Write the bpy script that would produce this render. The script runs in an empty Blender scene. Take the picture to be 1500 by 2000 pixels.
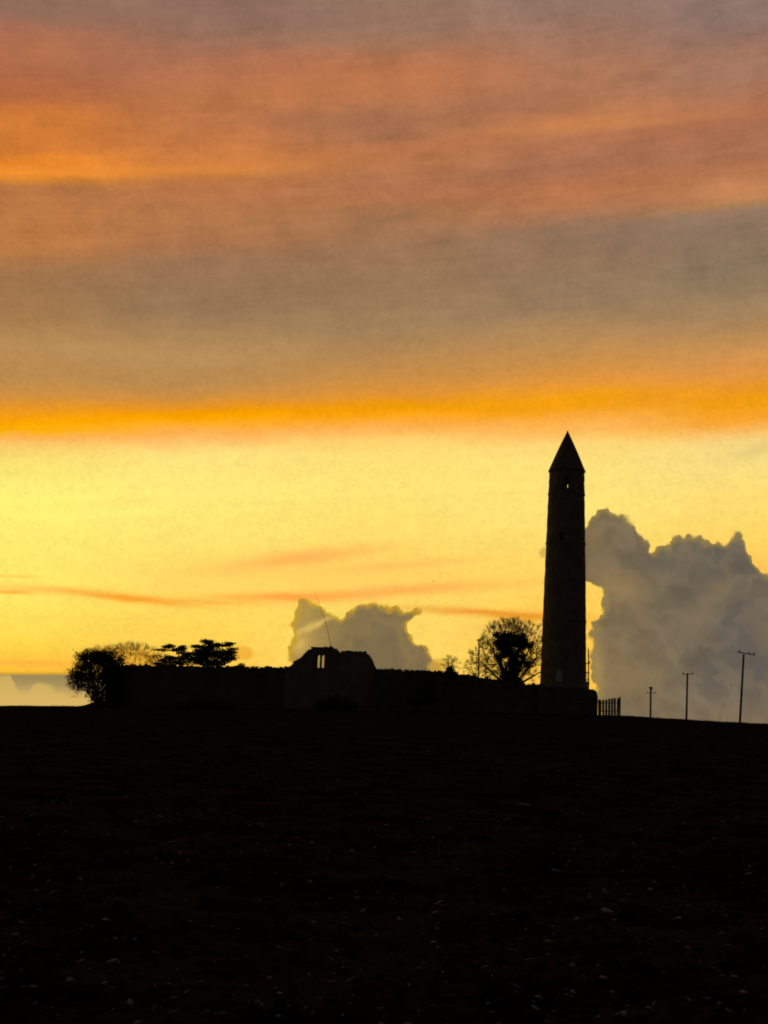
import bpy, bmesh, math, random
import numpy as np
from mathutils import Vector, Matrix, noise as mnoise
R = math.radians
random.seed(7)
rng = np.random.RandomState(11)
SC = bpy.context.scene
COL = SC.collection

# ------------------------------------------------------------------ camera
W_, H_, F_ = 1500.0, 2000.0, 3000.0
EYE = Vector((0, 0, 1.6))
PITCH, ROLL = math.atan(440 / F_), R(2.0)
Fw = Vector((0, math.cos(PITCH), math.sin(PITCH)))
R0 = Vector((1, 0, 0)); U0 = Vector((0, -math.sin(PITCH), math.cos(PITCH)))
Rt = R0 * math.cos(ROLL) + U0 * math.sin(ROLL)
Up = U0 * math.cos(ROLL) - R0 * math.sin(ROLL)
cam = bpy.data.cameras.new('camera'); camo = bpy.data.objects.new('camera', cam); COL.objects.link(camo)
m3 = Matrix((Rt, Up, -Fw)).transposed()
camo.matrix_world = Matrix.Translation(EYE) @ m3.to_4x4()
cam.sensor_fit = 'HORIZONTAL'; cam.sensor_width = 36; cam.lens = 36 * F_ / W_
cam.clip_start = 0.1; cam.clip_end = 20000
SC.camera = camo

def ray(px, py):
    return (Fw * F_ + Rt * (px - W_ / 2) + Up * (H_ / 2 - py)).normalized()
def at(px, py, Y):
    d = ray(px, py); return EYE + d * (Y / d.y)
def azel(px, py):
    d = ray(px, py); return math.degrees(math.atan2(d.x, d.y)), math.degrees(math.asin(d.z))

SC.render.engine = 'CYCLES'
SC.view_settings.view_transform = 'Standard'; SC.view_settings.look = 'None'
SC.view_settings.exposure = 0; SC.view_settings.gamma = 1
SC.view_settings.use_curve_mapping = False
SC.cycles.use_denoising = True
SC.cycles.filter_width = 1.9
SC.cycles.max_bounces = 4

# ------------------------------------------------------------------ node helper
def lin(c):
    return tuple((v / 255 / 12.92) if v / 255 <= 0.04045 else ((v / 255 + 0.055) / 1.055) ** 2.4 for v in c)
class NT:
    def __init__(s, t): s.t = t; s.n = t.nodes; s.l = t.links
    def put(s, sock, v):
        if isinstance(v, bpy.types.NodeSocket): s.l.new(v, sock)
        else: sock.default_value = v
    def m(s, op, a, b=0.0, c=0.0, clamp=False):
        n = s.n.new('ShaderNodeMath'); n.operation = op; n.use_clamp = clamp
        s.put(n.inputs[0], a); s.put(n.inputs[1], b); s.put(n.inputs[2], c); return n.outputs[0]
    def vm(s, op, a, b=(0, 0, 0)):
        n = s.n.new('ShaderNodeVectorMath'); n.operation = op
        s.put(n.inputs[0], a); s.put(n.inputs[1], b)
        return n.outputs['Value' if op in ('DISTANCE', 'LENGTH', 'DOT_PRODUCT') else 'Vector']
    def comb(s, x, y, z=0.0):
        n = s.n.new('ShaderNodeCombineXYZ')
        for i, v in enumerate((x, y, z)): s.put(n.inputs[i], v)
        return n.outputs[0]
    def noise(s, vec, scale, detail=4.0, rough=0.5, color=False, kind=None):
        n = s.n.new('ShaderNodeTexNoise'); s.l.new(vec, n.inputs['Vector'])
        n.inputs['Scale'].default_value = scale; n.inputs['Detail'].default_value = detail
        n.inputs['Roughness'].default_value = rough
        return n.outputs['Color' if color else 'Fac']
    def ss(s, v, a, b):                                   # smoothstep a..b
        n = s.n.new('ShaderNodeMapRange'); n.interpolation_type = 'SMOOTHSTEP'
        s.put(n.inputs[0], v); s.put(n.inputs[1], a); s.put(n.inputs[2], b); return n.outputs[0]
    def mr(s, v, a, b, c, d):
        n = s.n.new('ShaderNodeMapRange'); s.put(n.inputs[0], v)
        for i, q in enumerate((a, b, c, d)): s.put(n.inputs[i + 1], q)
        return n.outputs[0]
    def mix(s, f, a, b, mode='MIX'):
        n = s.n.new('ShaderNodeMix'); n.data_type = 'RGBA'; n.blend_type = mode
        s.put(n.inputs[0], f)
        for k, v in ((6, a), (7, b)):
            if isinstance(v, tuple) and len(v) == 3: v = v + (1,)
            s.put(n.inputs[k], v)
        return n.outputs[2]
    def ramp(s, v, stops):
        n = s.n.new('ShaderNodeValToRGB'); e = n.color_ramp.elements
        n.color_ramp.interpolation = 'LINEAR'
        stops = sorted(stops)
        e[0].position = stops[0][0]; e[0].color = stops[0][1] + (1,)
        e[1].position = stops[-1][0]; e[1].color = stops[-1][1] + (1,)
        for p, c in stops[1:-1]:
            q = e.new(p); q.color = c + (1,)
        s.put(n.inputs[0], v); return n.outputs[0]
    def curve(s, v, pts, x0, x1, y0, y1):                # piecewise linear y(x) in world units
        n = s.n.new('ShaderNodeFloatCurve'); cu = n.mapping.curves[0]
        n.mapping.use_clip = False
        pts = sorted(((x - x0) / (x1 - x0), (y - y0) / (y1 - y0)) for x, y in pts)
        cu.points[0].location = pts[0]; cu.points[1].location = pts[-1]
        for p in pts[1:-1]: cu.points.new(*p)
        for p in cu.points: p.handle_type = 'VECTOR'
        n.mapping.update()
        s.put(n.inputs['Value'], s.mr(v, x0, x1, 0.0, 1.0))
        return s.mr(n.outputs[0], 0.0, 1.0, y0, y1)

# ------------------------------------------------------------------ world: layered sunset sky
SUN_AZ, SUN_EL = azel(-120, 1050)
world = bpy.data.worlds.new('World'); SC.world = world; world.use_nodes = True
wt = world.node_tree; wt.nodes.clear(); w = NT(wt)
tc = w.n.new('ShaderNodeTexCoord'); D = tc.outputs['Generated']
sx = w.n.new('ShaderNodeSeparateXYZ'); w.l.new(D, sx.inputs[0])
az = w.m('MULTIPLY', w.m('ARCTAN2', sx.outputs[0], sx.outputs[1]), 180 / math.pi)
el = w.m('MULTIPLY', w.m('ARCSINE', sx.outputs[2]), 180 / math.pi)

sky = w.n.new('ShaderNodeTexSky'); sky.sky_type = 'NISHITA'; sky.sun_disc = False
sky.sun_elevation = R(SUN_EL); sky.sun_rotation = R(SUN_AZ)
nish = w.mix(1.0, sky.outputs[0], (0.006, 0.005, 0.0045), 'MULTIPLY')

# slow undulation of the layers
Vst = w.vm('MULTIPLY', D, (7.0, 7.0, 34.0))
n1 = w.noise(Vst, 1.0, 4.0, 0.5)
Vs2 = w.vm('MULTIPLY', D, (26.0, 26.0, 110.0))
n2 = w.noise(Vs2, 1.0, 4.0, 0.55)
elw = w.m('ADD', el, w.m('MULTIPLY', w.m('SUBTRACT', n1, 0.5), 0.6))
elw = w.m('ADD', elw, w.m('MULTIPLY', w.m('SUBTRACT', n2, 0.5), 0.34))
COLS = [
 (40, [(0,(146,112,92)),(25,(144,109,89)),(50,(168,110,82)),(90,(176,110,76)),(150,(176,106,70)),(195,(184,108,64)),(217,(204,120,55)),
   (290,(208,122,53)),(312,(232,134,40)),(335,(240,144,46)),(347,(222,136,44)),(359,(180,116,66)),(400,(184,118,68)),(480,(190,123,68)),(520,(165,118,76)),
   (560,(158,116,76)),(620,(166,124,78)),(680,(184,138,84)),(740,(188,140,78)),(775,(210,144,64)),(800,(232,150,34)),(822,(250,162,0)),(843,(255,178,8)),(856,(255,180,84)),
   (872,(250,206,106)),(890,(252,222,112)),(960,(255,241,120)),(1150,(255,233,105)),(1250,(255,218,80)),(1307,(253,190,56))]),
 (375, [(0,(146,110,94)),(60,(150,112,92)),(110,(170,112,84)),(150,(184,116,80)),(190,(188,118,72)),(240,(190,118,72)),(290,(200,122,66)),(325,(212,130,60)),(347,(190,120,66)),
   (380,(186,118,74)),(430,(180,120,74)),(480,(172,116,76)),(508,(154,114,82)),(600,(150,118,86)),(650,(170,132,88)),(690,(182,140,88)),(740,(184,138,80)),(775,(206,142,66)),
   (795,(232,148,36)),(808,(246,156,0)),(826,(255,166,0)),(838,(255,176,50)),(855,(255,178,92)),(870,(255,208,112)),(890,(255,226,124)),(960,(255,234,122)),(1100,(255,226,108)),(1250,(255,210,82)),(1300,(255,200,70))]),
 (750, [(0,(150,118,98)),(60,(154,116,94)),(90,(166,116,86)),(120,(178,116,80)),(150,(188,118,76)),(190,(184,118,76)),(215,(170,112,78)),(260,(168,112,78)),(285,(184,116,76)),(320,(186,120,76)),
   (345,(172,112,76)),(375,(178,114,76)),(395,(176,116,76)),(410,(166,116,78)),(450,(164,116,80)),(480,(156,116,84)),(560,(154,120,86)),(640,(160,128,90)),(690,(178,134,82)),(740,(206,144,68)),
   (770,(226,148,50)),(785,(238,152,10)),(800,(246,160,0)),(815,(255,168,30)),(832,(255,174,74)),(850,(255,188,92)),(865,(255,212,112)),(890,(255,223,120)),(960,(255,228,118)),(1100,(255,218,102)),(1300,(255,198,74))]),
 (1120, [(0,(146,116,102)),(60,(156,116,96)),(130,(172,118,88)),(190,(172,116,84)),(225,(186,120,78)),(247,(196,126,76)),(264,(180,116,80)),(330,(168,112,82)),(370,(184,116,76)),(400,(182,118,78)),
   (425,(165,116,84)),(450,(150,116,90)),(540,(148,118,90)),(600,(154,124,92)),(660,(182,138,86)),(710,(204,144,72)),(745,(226,150,58)),(770,(242,158,20)),(795,(246,160,10)),(817,(255,176,70)),
   (845,(255,190,96)),(860,(255,216,118)),(900,(255,224,122)),(1000,(255,226,120)),(1100,(255,216,100)),(1200,(255,205,85)),(1300,(255,196,72))]),
 (1440, [(0,(142,116,106)),(50,(142,114,102)),(100,(160,116,94)),(150,(160,116,92)),(195,(178,118,86)),(225,(174,112,80)),(300,(170,112,80)),(330,(180,116,78)),(350,(188,124,82)),(388,(194,130,86)),
   (402,(180,130,84)),(416,(150,120,96)),(470,(142,116,94)),(520,(138,118,92)),(560,(146,122,92)),(610,(164,132,94)),(660,(186,138,82)),(690,(210,148,82)),(730,(224,150,66)),(760,(236,152,36)),
   (785,(240,158,10)),(820,(250,164,40)),(840,(252,184,92)),(855,(246,210,124)),(900,(250,222,130)),(960,(255,222,118)),(1060,(255,216,100)),(1120,(255,200,86)),(1300,(255,190,75))]),
]
ELMIN, ELMAX = -4.0, 60.0
SHEAR = 0.085                                             # the layers climb gently to the right
elw = w.m('SUBTRACT', elw, w.m('MULTIPLY', w.m('MAXIMUM', w.m('MINIMUM', az, 30.0), -30.0), SHEAR))
elf = w.mr(elw, ELMIN, ELMAX, 0.0, 1.0)
deck = None; prev_az = None
for px, st in COLS:
    stops = []
    for py, c in st:
        stops.append(((azel(px, py)[1] - SHEAR * azel(px, py)[0] - ELMIN) / (ELMAX - ELMIN), lin(c)))
    stops.append(((38 - ELMIN) / (ELMAX - ELMIN), lin((104, 92, 92))))
    stops.append((1.0, lin((62, 62, 72))))
    if len(stops) > 32: stops = stops[:30] + stops[-2:]
    rc = w.ramp(elf, stops)
    a0 = azel(px, 700)[0]
    if deck is None: deck = rc
    else: deck = w.mix(w.ss(az, prev_az, a0), deck, rc)
    prev_az = a0
# mottled alto-cloud texture in the upper deck
n3 = w.noise(w.vm('MULTIPLY', D, (34.0, 34.0, 50.0)), 1.0, 5.0, 0.55)
n4 = w.noise(w.vm('MULTIPLY', D, (95.0, 95.0, 170.0)), 1.0, 3.0, 0.6)
up_w = w.ss(el, 11.0, 20.0)
amp = w.mr(up_w, 0.0, 1.0, 0.10, 0.52)
gain = w.m('ADD', 1.0, w.m('MULTIPLY', w.m('SUBTRACT', n3, 0.5), amp))
gain = w.m('ADD', gain, w.m('MULTIPLY', w.m('SUBTRACT', n4, 0.5), 0.16))
n5 = w.noise(w.vm('MULTIPLY', D, (330.0, 330.0, 330.0)), 1.0, 2.0, 0.6)
n6 = w.noise(w.vm('MULTIPLY', w.vm('ADD', D, w.comb(0.0, 0.0, w.m('MULTIPLY', sx.outputs[0], -0.10))), (22.0, 22.0, 190.0)), 1.0, 5.0, 0.6)
gain = w.m('ADD', gain, w.m('MULTIPLY', w.m('SUBTRACT', n5, 0.5), 0.22))
gain = w.m('ADD', gain, w.m('MULTIPLY', w.m('SUBTRACT', n6, 0.5), w.mr(up_w, 0.0, 1.0, 0.10, 0.34)))
deck = w.mix(1.0, deck, w.comb(gain, gain, gain), 'MULTIPLY')

# thin streaks low in the glow: (px, py, half length px, half thickness px, slope deg down to the right, colour, opacity)
def streak(base, px, py, hl, ht, slope, c, op):
    a, e = azel(px, py); a2, e2 = azel(px + 100 * math.cos(R(slope)), py + 100 * math.sin(R(slope)))
    th = math.atan2(e2 - e, a2 - a); k = 52.3
    dx = w.m('SUBTRACT', az, a); dy = w.m('SUBTRACT', elw2, e)
    u = w.m('ADD', w.m('MULTIPLY', dx, math.cos(th) * k / hl), w.m('MULTIPLY', dy, math.sin(th) * k / hl))
    v = w.m('ADD', w.m('MULTIPLY', dx, -math.sin(th) * k / ht), w.m('MULTIPLY', dy, math.cos(th) * k / ht))
    r = w.m('ADD', w.m('MULTIPLY', u, u), w.m('MULTIPLY', v, v))
    f = w.m('MULTIPLY', w.m('EXPONENT', w.m('MULTIPLY', r, -1.3)), op)
    return w.mix(f, base, lin(c))
ns = w.noise(w.vm('MULTIPLY', D, (40.0, 40.0, 260.0)), 1.0, 4.0, 0.6)
elw2 = w.m('ADD', el, w.m('MULTIPLY', w.m('SUBTRACT', ns, 0.5), 0.22))
for s in [(1200,243,270,13,-5,(206,132,80),.6), (520,312,280,16,-3,(206,128,70),.4), (680,160,330,36,2,(196,120,78),.35), (1440,372,170,18,-6,(204,136,88),.45), (640,238,170,20,3,(162,108,80),.4), (180,333,260,9,0,(236,142,54),.45), (1040,205,160,14,2,(164,112,86),.3),
          (130,30,190,26,4,(150,110,92),.5), (200,120,220,40,4,(168,112,84),.35), (85,105,40,30,10,(192,118,78),.4), (560,30,200,22,0,(140,108,98),.35), (960,130,90,26,10,(190,120,82),.4), (1330,455,260,22,-4,(134,112,94),.4), (250,690,330,20,3,(188,148,92),.35), (620,1120,420,46,0,(255,196,92),.45), (590,1090,170,17,-7,(255,160,80),.62), (790,1103,150,10,-4,(255,170,88),.4), (80,1152,150,9,3,(255,190,90),.62),
          (20,1157,50,5,2,(255,150,20),.7), (250,1168,150,9,6.5,(250,148,20),.8), (400,1176,120,6,3,(252,156,50),.45), (560,1166,170,11,0,(255,150,50),.75), (790,1153,220,13,-4,(255,156,72),.62),
          (960,1197,190,9,3,(238,146,44),.85), (1045,1207,90,9,4,(232,146,16),.7), (1000,1230,120,14,4,(255,190,110),.4), (20,1125,60,4,2,(255,190,80),.55),
          (60,1295,110,7,2,(255,165,70),.6), (1440,1100,90,30,30,(255,186,84),.6), (1475,880,60,16,-15,(206,184,116),.35),
          (250,1000,160,9,-2,(255,248,128),.4), (120,975,90,7,-3,(255,250,126),.5), (90,1010,110,7,2,(255,250,124),.45)]:
    deck = streak(deck, *s)

# cumulus: outlines given as elevation / azimuth curves, edges billowed by warped lookup
P2 = w.comb(az, el, 0.0)
def warp(sc, amount, off):
    c = w.noise(w.vm('ADD', P2, (off, off * 2, 0)), sc, 2.0, 0.45, color=True)
    return w.vm('MULTIPLY', w.vm('SUBTRACT', c, (0.5, 0.5, 0.5)), (amount, amount, 0))
vor = w.n.new('ShaderNodeTexVoronoi'); vor.feature = 'SMOOTH_F1'; w.l.new(w.vm('ADD', P2, warp(1.6, 0.35, 3.0)), vor.inputs['Vector'])
vor.inputs['Scale'].default_value = 2.6; vor.inputs['Smoothness'].default_value = 0.35
Pw = w.vm('ADD', P2, warp(1.8, 0.34, 0.0))
Pw = w.vm('ADD', Pw, warp(6.5, 0.11, 5.0))
sw = w.n.new('ShaderNodeSeparateXYZ'); w.l.new(Pw, sw.inputs[0]); aw, ew = sw.outputs[0], sw.outputs[1]
puff = w.m('MULTIPLY', w.m('SUBTRACT', 0.42, vor.outputs['Distance']), 0.34)
def cloud_field(top=None, left=None, right=None, puffk=1.0):
    f = None
    def mn(f, g): return g if f is None else w.m('SMOOTH_MIN', f, g, 0.12)
    if top:
        pts = [azel(*p) for p in top]; f = mn(f, w.m('SUBTRACT', w.curve(aw, pts, pts[0][0], pts[-1][0], -3, 12), ew))
    if left:
        pts = [(azel(*p)[1], azel(*p)[0]) for p in left]; es = [p[0] for p in pts]
        f = mn(f, w.m('SUBTRACT', aw, w.curve(ew, pts, min(es), max(es), -20, 20)))
    if right:
        pts = [(azel(*p)[1], azel(*p)[0]) for p in right]; es = [p[0] for p in pts]
        f = mn(f, w.m('SUBTRACT', w.curve(ew, pts, min(es), max(es), -20, 20), aw))
    return w.m('ADD', f, w.m('MULTIPLY', puff, puffk))
nb = w.noise(P2, 0.8, 3.0, 0.5); nb2 = w.noise(w.vm('ADD', Pw, (9, 4, 0)), 1.3, 4.0, 0.5)
edgew = w.mr(nb, 0.38, 0.62, 0.035, 0.15)
def lay(base, f, body, rim, edge=0.09, rimw=0.32, rimk=0.8, alpha=1.0):
    col = w.mix(w.m('MULTIPLY', w.m('SUBTRACT', 1.0, w.ss(f, 0.0, rimw)), rimk), body, lin(rim))
    return w.mix(w.m('MULTIPLY', w.ss(f, w.m('MULTIPLY', edgew, -edge / 0.09), w.m('MULTIPLY', edgew, edge / 0.09)), alpha), base, col)

# the big bank on the right
topR = [(1085,1095),(1140,1036),(1156,1007),(1167,996),(1188,989),(1204,999),(1215,1011),(1228,1012),(1241,1023),(1244,1039),(1257,1044),(1265,1058),(1271,1074),
        (1283,1067),(1308,1066),(1313,1049),(1324,1041),(1337,1048),(1361,1047),(1380,1057),(1393,1069),(1401,1057),(1424,1055),(1429,1046),(1440,1043),(1449,1045),(1455,1054),
        (1458,1066),(1464,1080),(1474,1102),(1488,1122),(1502,1118),(1530,1110),(1580,1130),(1700,1120),(1900,1180),(2100,1230)]
leftR = [(1120,980),(1052,1060),(1056,1092),(1100,1100),(1120,1128),(1150,1137),(1172,1150),(1180,1172),(1172,1190),(1168,1208),(1152,1216),(1160,1228),(1146,1240),(1150,1272),(1156,1305),(1162,1340),(1170,1400),(1180,1460)]
fR = cloud_field(topR, leftR)
hx = w.ss(az, azel(1150, 1200)[0], azel(1420, 1200)[0]); hy = w.ss(el, azel(1300, 1400)[1], azel(1300, 1090)[1])
bodyR = w.mix(hx, lin((142,118,80)), lin((108,99,88)))
bodyR = w.mix(w.m('MULTIPLY', hy, 0.55), bodyR, lin((108,99,82)))
bodyR = w.mix(w.m('SUBTRACT', 1.0, w.ss(el, azel(1300,1420)[1], azel(1300,1330)[1])), bodyR, lin((130,112,86)))
gR = w.m('ADD', 0.755, w.m('MULTIPLY', nb, 0.30)); gR = w.m('ADD', gR, w.m('MULTIPLY', w.m('SUBTRACT', nb2, 0.5), 0.42))
nb3 = w.noise(w.vm('ADD', Pw, (2, 7, 0)), 0.75, 3.0, 0.45)
lobe = w.m('MULTIPLY', w.ss(nb3, 0.44, 0.53), w.m('SUBTRACT', 1.0, w.ss(nb3, 0.52, 0.68)))
bodyR = w.mix(w.m('MULTIPLY', lobe, 0.30), bodyR, lin((150,130,100)))
bodyR = w.mix(1.0, bodyR, w.comb(gR, gR, gR), 'MULTIPLY')
elw2k = elw2; elw2 = ew
for s in [(1392,1160,44,28,-55,(142,120,86),.42), (1360,1205,44,34,-50,(136,116,84),.35), (1415,1150,20,14,-20,(148,126,88),.3), (1205,1145,60,34,20,(156,128,82),.6), (1235,1330,70,30,-20,(142,122,84),.45), (1160,1060,26,50,0,(142,118,78),.4),
          (1450,1240,50,90,0,(98,92,88),.45), (1340,1170,50,40,-40,(104,94,80),.35), (1490,1180,34,60,10,(124,106,84),.45), (1290,1100,90,26,5,(104,98,86),.35), (1400,1085,40,26,0,(100,94,84),.3), (1165,1300,16,60,0,(176,146,80),.5)]: bodyR = streak(bodyR, *s)
elw2 = elw2k
deck = lay(deck, fR, bodyR, (158,134,70), 0.07, 0.34, 0.72)

# the centre cloud behind the ruin
topC = [(540,1300),(557,1232),(566,1214),(576,1190),(581,1173),(587,1168),(596,1170),(606,1175),(620,1178),(633,1185),(646,1193),(656,1200),(667,1207),(675,1197),(683,1192),(690,1193),
        (699,1187),(709,1180),(719,1177),(729,1177),(736,1182),(745,1179),(760,1183),(776,1185),(791,1188),(806,1190),(822,1191),(840,1250),(860,1300),(880,1330)]
rightC = [(822,1160),(823,1190),(818,1200),(806,1208),(797,1215),(793,1223),(796,1231),(802,1237),(808,1241),(811,1250),(820,1257),(832,1262),(838,1270),(839,1280),(850,1290),(862,1300),(875,1330)]
leftC = [(577,1150),(577,1187),(574,1200),(569,1210),(566,1220),(566,1230),(569,1240),(571,1250),(570,1258),(560,1265),(556,1275),(565,1286),(570,1300),(560,1340)]
fC = cloud_field(topC, leftC, rightC, 0.75)
gC = w.m('ADD', 0.82, w.m('MULTIPLY', nb2, 0.36))
bodyC = w.mix(w.ss(az, azel(575,1230)[0], azel(700,1230)[0]), lin((178,146,76)), lin((126,108,74)))
bodyC = w.mix(1.0, bodyC, w.comb(gC, gC, gC), 'MULTIPLY')
bodyC = w.mix(w.m('MULTIPLY', lobe, 0.22), bodyC, lin((164,136,82)))
elw2k = elw2; elw2 = ew
bodyC = streak(bodyC, 612, 1222, 60, 7, -28, (226,190,98), .8)
bodyC = streak(bodyC, 585, 1260, 22, 14, -40, (226,188,96), .6)
elw2 = elw2k
deck = lay(deck, fC, bodyC, (200,156,32), 0.06, 0.26, 0.9)

# pale bank low on the left, with its own paler puffs
fL = w.m('SUBTRACT', w.curve(az, [(-60, azel(60,1300)[1]), azel(0,1313), azel(125,1313), azel(240,1322), azel(420,1420)], -60, azel(420,1420)[0], -3, 12), w.m('ADD', el, w.m('MULTIPLY', w.m('SUBTRACT', n2, 0.5), 0.05)))
bodyL = w.mix(w.ss(el, azel(60,1380)[1], azel(60,1320)[1]), lin((226,188,108)), lin((158,138,88)))
pts = [azel(*p) for p in [(-400,1330),(-40,1326),(0,1322),(20,1321),(30,1340),(36,1350),(60,1352),(66,1342),(92,1336),(108,1350),(120,1352),(160,1362),(200,1370),(400,1380)]]
fP = w.m('SUBTRACT', w.curve(aw, pts, pts[0][0], pts[-1][0], -3, 12), ew)
bodyL = w.mix(w.m('MULTIPLY', w.ss(fP, -0.1, 0.12), 0.8), bodyL, lin((216,180,98)))
deck = lay(deck, fL, bodyL, (236,176,20), 0.05, 0.14, 0.95)
for s in [(152,1335,34,5,0,(150,122,76),.5), (146,1360,9,2.5,0,(186,140,54),.9)]: deck = streak(deck, *s)
# small detached puffs
def blob(base, px, py, rx, ry, c, op, rim=None):
    a, e = azel(px, py)
    u = w.m('MULTIPLY', w.m('SUBTRACT', aw, a), 52.3 / rx); v = w.m('MULTIPLY', w.m('SUBTRACT', ew, e), 52.3 / ry)
    r = w.m('SQRT', w.m('ADD', w.m('MULTIPLY', u, u), w.m('MULTIPLY', v, v)))
    return w.mix(w.m('MULTIPLY', w.ss(r, 1.25, 0.75), op), base, lin(c))
deck = blob(deck, 472, 1274, 24, 15, (240,170,50), .75)
deck = blob(deck, 240, 1290, 78, 27, (248,178,52), .8)
deck = blob(deck, 1060, 1080, 8, 12, (214,176,84), .9)
deck = blob(deck, 860, 1300, 22, 14, (214,166,60), .7)

# away from the afterglow the deck thins out into a dim blue dusk
away = w.m('ABSOLUTE', w.m('SUBTRACT', az, SUN_AZ))
dusk = w.ramp(w.mr(el, -5.0, 90.0, 0.0, 1.0), [(0.0, lin((48,38,28))), (0.12, lin((56,45,36))), (0.4, lin((46,40,40))), (1.0, lin((40,38,44)))])
dusk = w.mix(1.0, dusk, nish, 'ADD')
deck = w.mix(w.ss(away, 26.0, 95.0), deck, dusk)
deck = w.mix(w.ss(el, 34.0, 62.0), deck, dusk)
deck = w.mix(w.ss(el, -1.0, -6.0), deck, (0.002, 0.0016, 0.0012))
bg = w.n.new('ShaderNodeBackground'); w.l.new(deck, bg.inputs[0]); bg.inputs[1].default_value = 1.0
wo = w.n.new('ShaderNodeOutputWorld'); w.l.new(bg.outputs[0], wo.inputs[0])
world.cycles.sampling_method = 'MANUAL'; world.cycles.sample_map_resolution = 1024

# ------------------------------------------------------------------ sun, low behind thin cloud
sl = bpy.data.lights.new('sun', 'SUN'); sl.energy = 0.11; sl.angle = R(12); sl.color = (1.0, 0.72, 0.42)
so = bpy.data.objects.new('sun', sl); COL.objects.link(so)
sd = Vector((math.sin(R(SUN_AZ)) * math.cos(R(SUN_EL)), math.cos(R(SUN_AZ)) * math.cos(R(SUN_EL)), math.sin(R(SUN_EL))))
so.rotation_euler = sd.to_track_quat('Z', 'Y').to_euler()

# ------------------------------------------------------------------ materials
def mat(name, build, rough=0.9):
    m = bpy.data.materials.new(name); m.use_nodes = True
    t = NT(m.node_tree); b = m.node_tree.nodes['Principled BSDF']
    b.inputs['Roughness'].default_value = rough; b.inputs['Specular IOR Level'].default_value = 0.15
    build(t, b); return m
def two(c1, c2, scale, bump=0.3, dist=0.02, detail=5.0, gen=False):
    def f(t, b):
        tcn = t.n.new('ShaderNodeTexCoord'); v = tcn.outputs['Object']
        n = t.noise(v, scale, detail, 0.6)
        t.l.new(t.mix(t.ss(n, 0.35, 0.65), c1, c2), b.inputs['Base Color'])
        bp = t.n.new('ShaderNodeBump'); bp.inputs['Strength'].default_value = bump; bp.inputs['Distance'].default_value = dist
        t.l.new(t.noise(v, scale * 3, 6.0, 0.65), bp.inputs['Height']); t.l.new(bp.outputs[0], b.inputs['Normal'])
    return f
def masonry(c1, c2, mortar, cyl=None):
    def f(t, b):
        tcn = t.n.new('ShaderNodeTexCoord'); v = tcn.outputs['Object']
        s = t.n.new('ShaderNodeSeparateXYZ'); t.l.new(v, s.inputs[0])
        if cyl: u = t.m('MULTIPLY', t.m('ARCTAN2', s.outputs[0], s.outputs[1]), cyl)
        else: u = t.m('ADD', s.outputs[0], t.m('MULTIPLY', s.outputs[1], 0.8))
        wv = t.vm('ADD', t.comb(u, s.outputs[2], 0.0), t.vm('MULTIPLY', t.vm('SUBTRACT', t.noise(v, 2.0, 3.0, color=True), (0.5, 0.5, 0.5)), (0.12, 0.12, 0)))
        br = t.n.new('ShaderNodeTexBrick'); t.l.new(wv, br.inputs['Vector'])
        br.inputs['Scale'].default_value = 1.0; br.inputs['Brick Width'].default_value = 0.62; br.inputs['Row Height'].default_value = 0.3
        br.inputs['Mortar Size'].default_value = 0.02; br.inputs['Color1'].default_value = c1 + (1,); br.inputs['Color2'].default_value = c2 + (1,); br.inputs['Mortar'].default_value = mortar + (1,)
        n = t.noise(v, 0.7, 6.0, 0.65)
        t.l.new(t.mix(t.ss(n, 0.4, 0.7), br.outputs['Color'], tuple(x * 0.55 for x in c1)), b.inputs['Base Color'])
        bp = t.n.new('ShaderNodeBump'); bp.inputs['Strength'].default_value = 0.8; bp.inputs['Distance'].default_value = 0.05
        hgt = t.m('ADD', t.m('MULTIPLY', br.outputs['Fac'], -1.0), t.noise(v, 6.0, 5.0))
        t.l.new(hgt, bp.inputs['Height']); t.l.new(bp.outputs[0], b.inputs['Normal'])
    return f
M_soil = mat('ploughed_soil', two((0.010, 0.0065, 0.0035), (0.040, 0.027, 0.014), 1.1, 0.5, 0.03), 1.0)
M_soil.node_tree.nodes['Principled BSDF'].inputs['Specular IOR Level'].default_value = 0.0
M_tower = mat('tower_stone', masonry((0.21, 0.185, 0.155), (0.17, 0.15, 0.125), (0.12, 0.11, 0.09), 2.3))
M_cone = mat('roof_stone', masonry((0.18, 0.16, 0.14), (0.15, 0.135, 0.12), (0.09, 0.085, 0.075), 1.2))
M_ruin = mat('ruin_stone', masonry((0.22, 0.185, 0.14), (0.17, 0.145, 0.11), (0.11, 0.1, 0.085)))
M_wall = mat('wall_stone', masonry((0.145, 0.125, 0.095), (0.11, 0.095, 0.075), (0.06, 0.055, 0.045)))
M_door = mat('weathered_pale_door', two((0.55, 0.53, 0.48), (0.42, 0.40, 0.36), 3.0))
M_wood = mat('creosoted_wood', two((0.07, 0.045, 0.022), (0.11, 0.07, 0.035), 4.0), 0.75)
M_metal = mat('galvanised_metal', two((0.16, 0.15, 0.13), (0.10, 0.095, 0.085), 8.0), 0.5)
M_ceramic = mat('insulator_ceramic', two((0.18, 0.10, 0.06), (0.14, 0.08, 0.05), 8.0), 0.3)
M_bark = mat('bark', two((0.055, 0.042, 0.030), (0.085, 0.066, 0.048), 6.0))
M_twig = mat('bare_twigs', two((0.085, 0.06, 0.035), (0.11, 0.08, 0.045), 6.0))
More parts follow.
